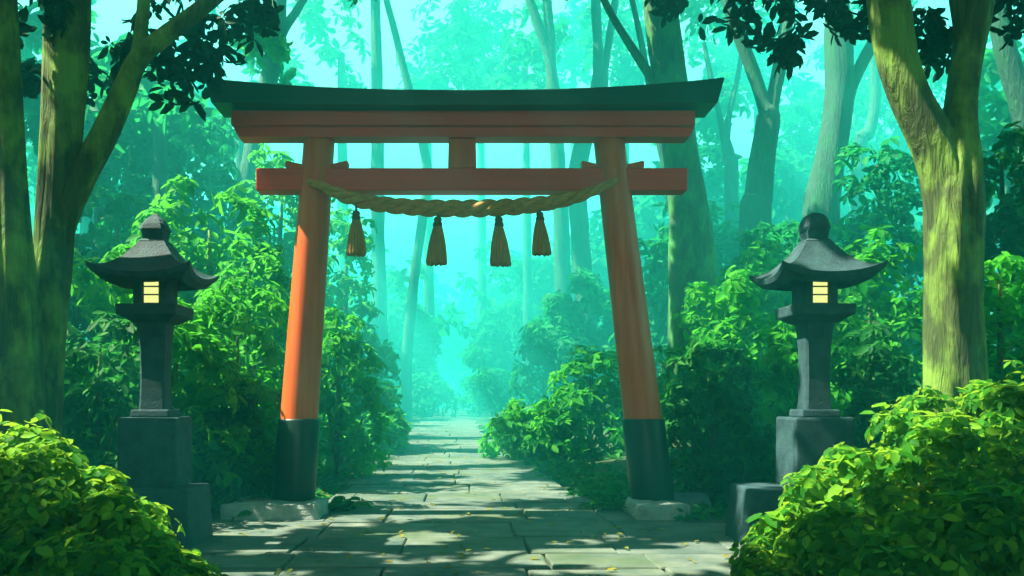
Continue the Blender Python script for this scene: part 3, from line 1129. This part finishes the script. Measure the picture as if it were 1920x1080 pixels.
def tree(label, Y, trunk, limbs, lobes, m='bark', leaf='leaf_canopy', size=0.2, cov=0.6, group=None, segs=18, wob=1.0, cat='tree', fine=None):
    """trunk, limbs: knots (px, py, width px[, dY]); lobes: (centre, radii) in world metres"""
    size *= W(Y) / Y
    Y = W(Y)
    if limbs and abs(trunk[-1][1] - limbs[0][0][1]) < 60 and Y > 11:       # a trunk that ends at its fork runs on into the first limb
        trunk, limbs = trunk[:-1] + limbs[0][1:], limbs[1:]

    def kn(row):
        px, py, w = row[:3]
        y = Y + (row[3] if len(row) > 3 else 0)
        p = P(px, py, y)
        return (*p, 0.5 * w * y / F)
    pts = [kn(q) for q in trunk]
    x, y, z, r = pts[0]
    gz = ground_z(x, y)
    if z > gz + 0.3:
        dx = x - pts[1][0]
        pts.insert(0, (x + 0.2 * dx, y, gz + 0.25, r * 1.08))
        x, y, z, r = pts[0]
        pts.insert(0, (x + 0.05 * dx, y, gz - 0.15, r * 1.4))
    root = tag(empty('forest_tree', (pts[0][0], pts[0][1], gz)), label, cat, group)
    per = 10
    tube_obj('trunk', pts, M[m], root, segs=40 if Y < 11 else segs, per=per + 6 if Y < 11 else per, flute=0.06 * wob, lump=(0.07 if Y < 11 else 0.025) * wob, seed=Y + trunk[0][0] * 0.01)
    for i, l in enumerate(limbs):
        tube_obj('limb', [kn(q) for q in l], M[m], root, segs=36 if Y < 11 else max(8, segs - 4), per=per, flute=0.05 * wob, lump=0.06 * wob, seed=Y + i * 2.1)
    arr = []
    if lobes:
        arr.append(foliage(lobes, 0.3 if Y < 9 else size, 1.35 if Y < 9 else cov, 5, low=-1.0, inner=0.6))
    if fine:
        arr.append(foliage(fine[0], fine[1], fine[2], 5, subs=10, low=-1.0, inner=0.0, droop=0.5))
    if arr:
        pos, t, n, S = [np.concatenate([a[i] for a in arr]) for i in range(4)]
        kp = carve(pos)
        link_mesh('crown', leaves_mesh('crown', pos[kp], t[kp], n[kp], S[kp]), M[leaf], root)  # own crown together with any overhead leaf sheet added for shade
    return root


def shade_canopy(x0, x1, y0, y1, step=1.9, r=1.5, lift=0.0):  # unseen leaf sheet added above the view for shade, split among tree crowns
    rr = random.Random(int(x0 * 31 + y0 * 17))
    out = []
    y = y0
    while y < y1:
        x = x0
        while x < x1:
            xx, yy = x + rr.uniform(-.5, .5), y + rr.uniform(-.5, .5)
            zmin = CAMH + 0.452 * max(0, yy) + 1.9 if abs(xx) < 0.6 * max(yy, 0) + 2 else 7.5
            zc = max(8.3, zmin) + rr.uniform(0, 0.9) + lift
            out.append(((xx, yy, zc), (r * rr.uniform(.85, 1.2), r * rr.uniform(.85, 1.2), r * 0.7)))
            x += step
        y += step
    return out


def lob(px, py, Y, rp, rv=None):
    Y = W(Y)
    s = Y / F
    return (tuple(P(px, py, Y)), (rp * s, rp * s, (rv or rp * 0.7) * s))


NEAR = 'big trees framing the gate'
tree('dark thick tree trunk at the left edge with pale patches', 6.7,
     [(38, 1000, 108), (38, 800, 92), (28, 600, 86), (20, 450, 76), (14, 250, 58), (8, 60, 50), (2, -200, 46), (-10, -520, 34)],
     [[(-2, -260, 36), (-80, -430, 26, .4), (-160, -640, 16, .8)]],
     shade_canopy(-16, -3.2, -3.0, 8.0), group=NEAR, fine=([lob(60, 20, 7.4, 60), lob(140, 150, 8.6, 45), lob(45, 130, 8.4, 40)], 0.16, 0.55))
tree('mossy forked tree on the left whose limb bends right over the gate', 7.6,
     [(76, 960, 74), (80, 800, 60), (88, 640, 60), (96, 520, 66), (104, 400, 66), (115, 260, 74), (126, 100, 78), (132, -60, 72), (140, -330, 58), (150, -560, 44)],
     [[(92, 570, 44), (114, 430, 52), (152, 335, 50), (196, 250, 46), (232, 170, 42), (258, 112, 38), (310, 66, 34), (372, 20, 30), (450, -50, 26, .3), (560, -170, 18, .8)],
      [(236, 165, 26), (256, 105, 26), (268, 20, 24), (276, -120, 20), (290, -300, 14)]],
     shade_canopy(-16, 1.5, 8.0, 24.0), group=NEAR,
     fine=([lob(330, 45, 8.2, 75, 50), lob(430, 60, 8.4, 60, 45), lob(300, 160, 8.4, 55, 40), lob(270, 110, 8.0, 50), lob(205, 60, 8.6, 55, 40), lob(480, 30, 8.8, 45, 30), lob(380, 120, 8.6, 35, 28), lob(180, 160, 9.2, 45, 35)], 0.155, 0.55))
tree('mossy tree on the right that forks in a wide V beside the right lantern', 7.5,
     [(1790, 900, 118), (1788, 720, 104), (1784, 600, 100), (1788, 480, 100), (1790, 390, 100), (1793, 310, 88), (1800, 220, 62), (1812, 120, 56), (1832, 10, 54), (1850, -120, 46), (1870, -400, 32)],
     [[(1786, 450, 84), (1780, 370, 88), (1765, 305, 82), (1738, 248, 74), (1706, 185, 70), (1682, 110, 70), (1668, 20, 70), (1652, -100, 58), (1625, -300, 40), (1590, -520, 26)],
      [(1806, 150, 26), (1803, 60, 28), (1792, -20, 28), (1776, -160, 22), (1765, -360, 15)]],
     shade_canopy(-3.2, 9.0, -1.0, 20.0), group=NEAR,
     fine=([lob(1440, 25, 8.6, 75, 45), lob(1540, 40, 8.4, 70, 48), lob(1340, 20, 9.0, 60, 32), lob(1600, 20, 8.2, 60, 40), lob(1740, 60, 8.6, 55, 40), lob(1480, 95, 9.2, 30, 22), lob(1760, 95, 9.0, 35, 24), lob(1890, 20, 8.2, 50, 36), lob(1240, 5, 9.4, 40, 22)], 0.155, 0.55))

MID = 'hazy trees beyond the gate'
tree('slender teal tree that forks in a narrow Y behind the right lantern', 18.5,
     [(1415, 420, 58), (1422, 370, 50), (1430, 300, 46), (1440, 220, 42), (1442, 190, 34)],
     [[(1438, 235, 30), (1432, 195, 26), (1408, 125, 24), (1384, 60, 24), (1360, -20, 22), (1330, -160, 16)],
      [(1442, 230, 30), (1448, 190, 26), (1460, 130, 24), (1470, 70, 24), (1484, -20, 20), (1500, -160, 14)]],
     [lob(1330, -200, 17, 140, 90), lob(1500, -220, 17, 150, 90)], 'bark_far', 'leaf_teal', 0.26, 0.5, MID)
tree('stout teal tree with a limb rising to the right, behind the right lantern', 19.0,
     [(1540, 420, 66), (1548, 340, 60), (1562, 260, 52), (1574, 180, 52), (1574, 110, 50), (1570, 40, 46), (1565, -100, 36), (1560, -250, 24)],
     [[(1576, 215, 36), (1594, 165, 26), (1618, 115, 22), (1642, 70, 22), (1672, 0, 18), (1720, -120, 12)]],
     [lob(1560, -240, 17.5, 170, 90), lob(1720, -180, 18, 120, 80)], 'bark_far', 'leaf_teal', 0.26, 0.5, MID)
tree('thick green mossy tree behind the right gate pillar', 15.0,
     [(1296, 480, 84), (1292, 400, 72), (1282, 320, 66), (1270, 240, 62), (1256, 150, 62), (1244, 70, 62), (1238, 0, 60), (1230, -140, 48), (1225, -300, 34)],
     [[(1254, 170, 30), (1226, 150, 20), (1192, 100, 16), (1160, 50, 14), (1135, 5, 13), (1100, -80, 10)]],
     shade_canopy(-5, 5, 21.5, 40, 2.2, 1.9) + [lob(1230, -280, 15, 190, 100)], 'bark_green', 'leaf_teal', 0.24, 1.0, MID)
tree('thin leaning pole of a tree between the right gate pillar and the thick green tree', 18.0,
     [(1275, 420, 20), (1255, 340, 17), (1238, 270, 15), (1225, 200, 13), (1210, 120, 12), (1185, 0, 10), (1150, -140, 8)], [],
     [lob(1150, -170, 18, 90, 60)], 'bark_far', 'leaf_teal', 0.26, 0.5, MID, 10)
tree('grey trunk with a narrow fork above the right half of the lintel', 27.0,
     [(1098, 600, 42), (1092, 500, 36), (1084, 400, 34), (1084, 320, 34), (1100, 240, 33), (1124, 160, 32), (1128, 110, 28)],
     [[(1126, 150, 22), (1121, 90, 18), (1118, 20, 18), (1112, -100, 14)], [(1128, 150, 18), (1140, 90, 14), (1152, 10, 14), (1166, -100, 10)]],
     shade_canopy(-15, 6, 41, 58, 3.4, 3.0, 3.0) + [lob(1115, -180, 27, 120, 70)], 'bark_far', 'leaf_teal', 0.26, 0.8, MID, 14)
tree('pale twin trunk right of the lintel centre, leaning left', 33.0,
     [(1056, 620, 34), (1054, 480, 30), (1048, 340, 28), (1042, 250, 27), (1037, 180, 26), (1036, 140, 24)],
     [[(1036, 170, 20), (1030, 110, 18), (1010, 50, 18), (990, -10, 16), (960, -110, 12)], [(1036, 160, 18), (1032, 80, 18), (1026, 0, 17), (1020, -120, 12)]],
     [lob(985, -180, 33, 120, 70)], 'bark_far', 'leaf_teal', 0.34, 0.5, MID, 14)
tree('straight hazy trunk seen through the gate between the first two tassels', 31.0,
     [(712, 640, 32), (710, 500, 26), (708, 380, 25), (708, 280, 24), (706, 120, 21), (702, -80, 16)], [],
     [lob(702, -150, 31, 110, 80)], 'bark_far', 'leaf_teal', 0.34, 0.45, MID, 14)
tree('bent teal tree above the left end of the lintel', 18.0,
     [(448, 420, 46), (462, 350, 40), (476, 280, 36), (492, 200, 34), (508, 130, 33), (518, 60, 31), (524, -20, 28), (530, -160, 20)],
     [[(512, 120, 24), (530, 60, 18), (556, 20, 16), (584, -30, 14), (630, -140, 9)]],
     shade_canopy(-13, -5, 22, 40, 2.2, 1.9) + [lob(500, 60, 17.0, 62, 40), lob(545, 70, 17.4, 46, 30), lob(470, 90, 17, 46, 36), lob(570, -120, 18, 120, 60)], 'bark_far', 'leaf_green', 0.2, 1.0, MID, 14)
tree('thin pale trunk slanting behind the gate, left of the centre strut', 30.0,
     [(765, 640, 20), (782, 480, 18), (800, 350, 18), (792, 262, 17), (765, 160, 15), (730, 20, 12), (700, -90, 9)], [],
     shade_canopy(-33, -15, 41, 58, 3.4, 3.0, 3.0) + [lob(700, -120, 27, 80, 50)], 'bark_far', 'leaf_teal', 0.28, 0.8, MID, 12)
tree('teal leaning tree at the top right corner beyond the forked tree', 15.0,
     [(1935, 330, 50), (1926, 240, 44), (1905, 160, 40), (1885, 90, 38), (1870, 10, 32), (1850, -140, 22)], [],
     [lob(1860, -180, 15, 140, 80)], 'bark_far', 'leaf_teal', 0.24, 0.5, MID, 14)
tree('pale forked tree in the mist, left of the narrow Y tree', 27.0,
     [(1372, 340, 26), (1366, 290, 22), (1362, 250, 20)],
     [[(1362, 262, 14), (1350, 220, 11), (1338, 170, 10), (1320, 80, 8)], [(1362, 262, 14), (1368, 210, 11), (1384, 140, 10), (1398, 40, 8)]],
     [lob(1330, 20, 27, 60, 44), lob(1400, 0, 27, 60, 40)], 'bark_far', 'leaf_teal', 0.34, 0.4, MID, 10)
tree('pale thin tree in the mist, right of the stout teal tree', 26.0,
     [(1610, 300, 26), (1628, 250, 22), (1640, 200, 20), (1640, 140, 18), (1630, 40, 14)], [],
     [lob(1640, -10, 26, 70, 46)], 'bark_far', 'leaf_teal', 0.34, 0.4, MID, 10)

FAR = 'distant trees fading in the mist'
for lab, Y, px, w, lbs, *more in (
    ('distant leafy tree fading into mist left of the bright sky gap', 36.0, 640, 26, [(600, 120, 80), (580, 190, 80), (610, 30, 60), (545, 60, 90)]),
    ('distant round tree in mist just right of the bright sky gap', 42.0, 800, 24, [(825, 120, 65), (790, 190, 60), (850, 60, 65), (860, 190, 70)]),
    ('distant tree in mist above the middle of the lintel', 46.0, 900, 20, [(900, 100, 60), (930, 150, 55), (880, 170, 55), (915, 40, 45)]),
    ('distant misty tree above the lintel, left of the pale twin trunk', 40.0, 985, 20, [(980, 120, 50), (1000, 60, 60), (965, 190, 55)]),
    ('distant misty tree at the end of the path, right of the gap', 44.0, 930, 24, [(930, 520, 62), (905, 590, 60), (965, 600, 70), (940, 660, 70), (985, 530, 50)]),
    ('distant misty tree at the end of the path, left of the gap', 40.0, 765, 24, [(755, 560, 60), (725, 520, 62), (790, 620, 52), (740, 650, 60), (700, 600, 60)]),
    ('distant misty tree seen under the rope, behind the second tassel', 60.0, 790, 16, [(800, 600, 40), (815, 660, 40), (780, 610, 36), (790, 670, 36)]),
    ('distant pale tree between the right pillar and the narrow Y tree', 34.0, 1300, 24, [(1300, 250, 60), (1330, 330, 60), (1280, 330, 50), (1345, 200, 50)]),
    ('distant pale tree behind the fork of the narrow Y tree', 36.0, 1480, 24, [(1480, 250, 60), (1500, 330, 70), (1455, 330, 60), (1520, 240, 50)]),
    ('distant pale tree behind the left limb of the forked right tree', 32.0, 1690, 24, [(1700, 200, 60), (1660, 270, 70), (1720, 300, 60), (1640, 180, 46)]),
    ('distant teal tree left of the bent teal tree', 28.0, 400, 30, [(400, 120, 110), (440, 220, 90), (350, 60, 100), (320, 190, 90)]),
    ('distant teal tree behind the two left trunks', 26.0, 160, 30, [(160, 200, 110), (200, 330, 100), (90, 300, 90), (40, 130, 110)]),
    ('leafy green tree in mid distance above the left lantern, under the bending limb', 19.0, 330, 40, [(330, 150, 110), (400, 220, 90), (280, 250, 100), (430, 120, 70), (370, 300, 90)], shade_canopy(-21, -13, 22, 40, 2.2, 1.9)),
    ('leafy green tree in mid distance left of the lintel end', 21.0, 450, 34, [(440, 200, 70), (400, 280, 80), (470, 290, 60), (500, 180, 50)]),
    ('leafy teal tree in mid distance right of the forked right tree', 18.0, 1890, 40, [(1890, 160, 80), (1860, 250, 80), (1920, 300, 80)]),
    ('leafy bright green tree in mid distance behind the bending limb of the left tree', 15.5, 300, 40, [(290, 240, 80), (360, 190, 75), (240, 170, 80), (330, 120, 70)]),
    ('leafy teal tree in mid distance between the two left trunks and the limb', 17.0, 190, 40, [(190, 130, 80), (60, 190, 70), (200, 250, 80), (120, 60, 70)]),
    ('distant tree in mist behind the limbs of the narrow Y tree, high up', 38.0, 1420, 24, [(1400, 150, 70), (1440, 80, 70), (1350, 90, 60), (1470, 170, 60)]),
    ('distant tree in mist filling the gap right of the stout teal tree', 34.0, 1600, 24, [(1620, 130, 70), (1580, 200, 60), (1650, 60, 60)]),
    ('distant tree in mist between the grey forked trunk and the thick green tree', 42.0, 1170, 22, [(1170, 110, 65), (1200, 40, 60), (1130, 60, 50), (1185, 190, 60)]),
    ('distant tree in mist right of the pale twin trunk', 50.0, 1075, 20, [(1075, 80, 50), (1060, 140, 50), (1100, 30, 45)]),
    ('distant teal tree at the right edge', 28.0, 1860, 30, [(1860, 120, 90), (1900, 240, 90), (1840, 310, 80)]),
):
    s = W(Y) / F
    x0 = (px - CX) * s
    gz = ground_z(x0, W(Y))
    top = min(l[1] for l in lbs)
    zb = HY - (gz - CAMH) / s
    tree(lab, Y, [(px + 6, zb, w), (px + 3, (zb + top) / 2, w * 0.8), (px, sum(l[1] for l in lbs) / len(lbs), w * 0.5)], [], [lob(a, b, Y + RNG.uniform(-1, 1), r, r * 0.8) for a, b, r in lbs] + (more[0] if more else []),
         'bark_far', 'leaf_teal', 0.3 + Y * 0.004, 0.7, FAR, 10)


# ------------------------------------------------------------------ stuff: ground cover, far woods
def ground_cover():
    ps = []
    rr = np.random.default_rng(3)
    for _ in range(2600):
        y = 4.5 + 36 * rr.random() ** 1.6
        side = 1 if rr.random() < 0.5 else -1
        edge = (3.0 if y < 10.3 else 1.75)
        off = abs(rr.normal()) * 0.75 - 0.12
        x = path_c(y) + side * (edge + off) if y >= 10.3 else side * (edge + off + 0.2)
        if 7.4 < y < 8.5 and abs(abs(x) - 3.0) < 0.6:
            continue
        ps.append((x, y, ground_z(x, y) + 0.02 + 0.09 * rr.random() * min(1, off + 0.3)))
    for _ in range(6000):                                          # the banks under the shrubs
        y = 1.5 + 34 * rr.random()
        x = (1 if rr.random() < 0.5 else -1) * rr.uniform(3.6, 16)
        ps.append((x, y, ground_z(x, y) + rr.uniform(0.02, 0.16)))
    for _ in range(14):                                            # little tufts around the gate stones
        for cx, cy in ((-2.35, 9.6), (-2.5, 10.0), (-1.5, 10.3), (1.7, 10.25), (2.6, 9.6), (2.75, 10.1), (2.3, 9.45)):
            a = rr.normal(size=2) * 0.13
            ps.append((cx + a[0], cy + a[1], 0.05 + 0.07 * rr.random()))
    ps = np.array(ps)
    N, k = len(ps), 6
    nr = np.array([0, 0, 1.0]) + 0.3 * RNG.normal(size=(N, 3))
    ang = (np.arange(k) * 2 * PI / k)[None] + RNG.uniform(-.5, .5, (N, k))
    T = np.stack([np.cos(ang), np.sin(ang), RNG.uniform(-0.1, 0.5, (N, k))], -1)
    pos = np.repeat(ps[:, None, :], k, 1) + T * 0.02
    Nn = np.repeat(nr[:, None, :], k, 1) + RNG.normal(size=(N, k, 3)) * 0.3
    S = RNG.uniform(0.07, 0.16, (N, k)) * (1 + 0.02 * ps[:, 1:2])
    me = leaves_mesh('ground_cover', pos.reshape(-1, 3), T.reshape(-1, 3), Nn.reshape(-1, 3), S.reshape(-1))
    o = link_mesh('ground_cover', me, M['leaf_dark'])
    tag(o, 'low leafy ground cover creeping along both edges of the path', 'ground cover', kind='stuff')


ground_cover()


def fallen_leaves():
    rr = np.random.default_rng(21)
    n = 420
    y = 5.6 + 20 * rr.random(n) ** 1.5
    x = np.array([path_c(v) for v in y]) + rr.uniform(-2.3, 2.3, n)
    pos = np.stack([x, y, np.full(n, 0.047)], 1)
    T = np.concatenate([rr.normal(size=(n, 2)), rr.uniform(-.1, .25, (n, 1))], 1)
    Nn = np.array([0, 0, 1.0]) + 0.18 * rr.normal(size=(n, 3))
    o = link_mesh('fallen_leaves', leaves_mesh('fallen_leaves', pos, T, Nn, rr.uniform(0.05, 0.1, n)), M['leaf_yellow'])
    tag(o, 'few small fallen leaves lying on the flagstones', 'fallen leaves', kind='stuff')


fallen_leaves()


def far_forest():
    lobes = []
    rr = random.Random(9)
    for i in range(420):
        a = rr.uniform(-66, 66)
        d = rr.uniform(85, 200)
        x, y = d * math.sin(R(a)), d * math.cos(R(a))
        if abs(x - path_c(y)) < 12 and y < 150:
            continue
        h = ground_z(x, y) + rr.uniform(3, 17)
        lobes.append(((x, y, h), (rr.uniform(6, 10), rr.uniform(6, 10), rr.uniform(5, 9))))
    nfar = len(lobes)
    for i in range(130):                                           # woods on both sides
        y = rr.uniform(4, 110)
        side = rr.choice((-1, 1))
        x = side * (12.5 + 0.42 * y + abs(rr.gauss(0, 5)))
        lobes.append(((x, y, ground_z(x, y) + rr.uniform(2, 10)), (rr.uniform(2, 3.4), rr.uniform(2, 3.4), rr.uniform(2, 3))))
    for i in range(80):                                            # unseen woods put behind the viewer to darken the front, open over the path
        a = rr.uniform(85, 275)
        d = rr.uniform(8, 12)
        if abs(a - 180) < 17:
            continue
        lobes.append(((d * math.sin(R(a)), d * math.cos(R(a)), rr.uniform(1, 11)), (2.2, 2.2, 2.2)))
    pos, t, n, S = [np.concatenate(q) for q in zip(foliage(lobes[:nfar], 1.5, 0.6, 5, subs=11, low=-0.9, inner=0.5), foliage(lobes[nfar:], 0.6, 0.6, 5, subs=11, low=-0.9, inner=0.5))]
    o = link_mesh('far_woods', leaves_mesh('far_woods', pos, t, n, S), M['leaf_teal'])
    tag(o, 'far misty woodland closing off the view all round', 'woods', kind='stuff')


far_forest()

# ------------------------------------------------------------------ haze
HAZE = 0.0128
mb = MB().box(-245, 245, -26, 335, -1.6, 53)
hz = mb.build('haze', None)
tag(hz, 'blue-green forest mist filling the air', 'mist', kind='stuff')
hm, nt, out = mat('forest_mist')
pv = nt.nodes.new('ShaderNodeVolumePrincipled')
pv.inputs['Color'].default_value = (0.05, 0.91, 0.92, 1)
pv.inputs['Density'].default_value = HAZE
pv.inputs['Anisotropy'].default_value = 0.0
nt.links.new(pv.outputs[0], out.inputs['Volume'])
hz.data.materials.append(hm)

# ------------------------------------------------------------------ sky, sun, camera
w = bpy.data.worlds.new('World')
SC.world = w
w.use_nodes = True
nt = w.node_tree
bg = nt.nodes['Background']
sky = nt.nodes.new('ShaderNodeTexSky')
sky.sky_type = 'NISHITA'
sky.sun_disc = False
sky.sun_elevation = R(SUN_EL)
sky.sun_rotation = R(SUN_AZ % 360)
nt.links.new(mixc(nt, 1.0, sky.outputs[0], (1.55, 1.0, 0.72), "MULTIPLY"), bg.inputs['Color'])
bg.inputs['Strength'].default_value = 0.072

sl = bpy.data.lights.new('sun', 'SUN')
sl.energy = 5.0
sl.angle = R(0.6)
sl.color = (1.0, 0.9, 0.66)
so = bpy.data.objects.new('sun', sl)
so.rotation_euler = Vector(D).to_track_quat('Z', 'Y').to_euler()
so.location = Vector(D) * 60
COL.objects.link(so)

cd = bpy.data.cameras.new('camera')
cd.sensor_width = 36.0
cd.lens = 36.0 * F / 1920.0
cd.shift_x = (960 - CX) / 1920.0
cd.shift_y = (HY - 540) / 1920.0
cd.clip_end = 900
co = bpy.data.objects.new('camera', cd)
co.location = (0, 0, CAMH)
co.rotation_euler = (PI / 2, 0, 0)
COL.objects.link(co)
SC.camera = co

SC.render.engine = 'CYCLES'
cy = SC.cycles
cy.use_denoising = True
cy.max_bounces = 8
cy.diffuse_bounces = 3
cy.glossy_bounces = 2
cy.transmission_bounces = 4
cy.volume_bounces = 1
cy.transparent_max_bounces = 8
cy.sample_clamp_indirect = 6.0
cy.caustics_reflective = False
cy.caustics_refractive = False
vs = SC.view_settings
vs.view_transform = 'Standard'
vs.look = 'None'
vs.exposure = 3.15
vs.gamma = 1.0
SC.display_settings.display_device = 'sRGB'
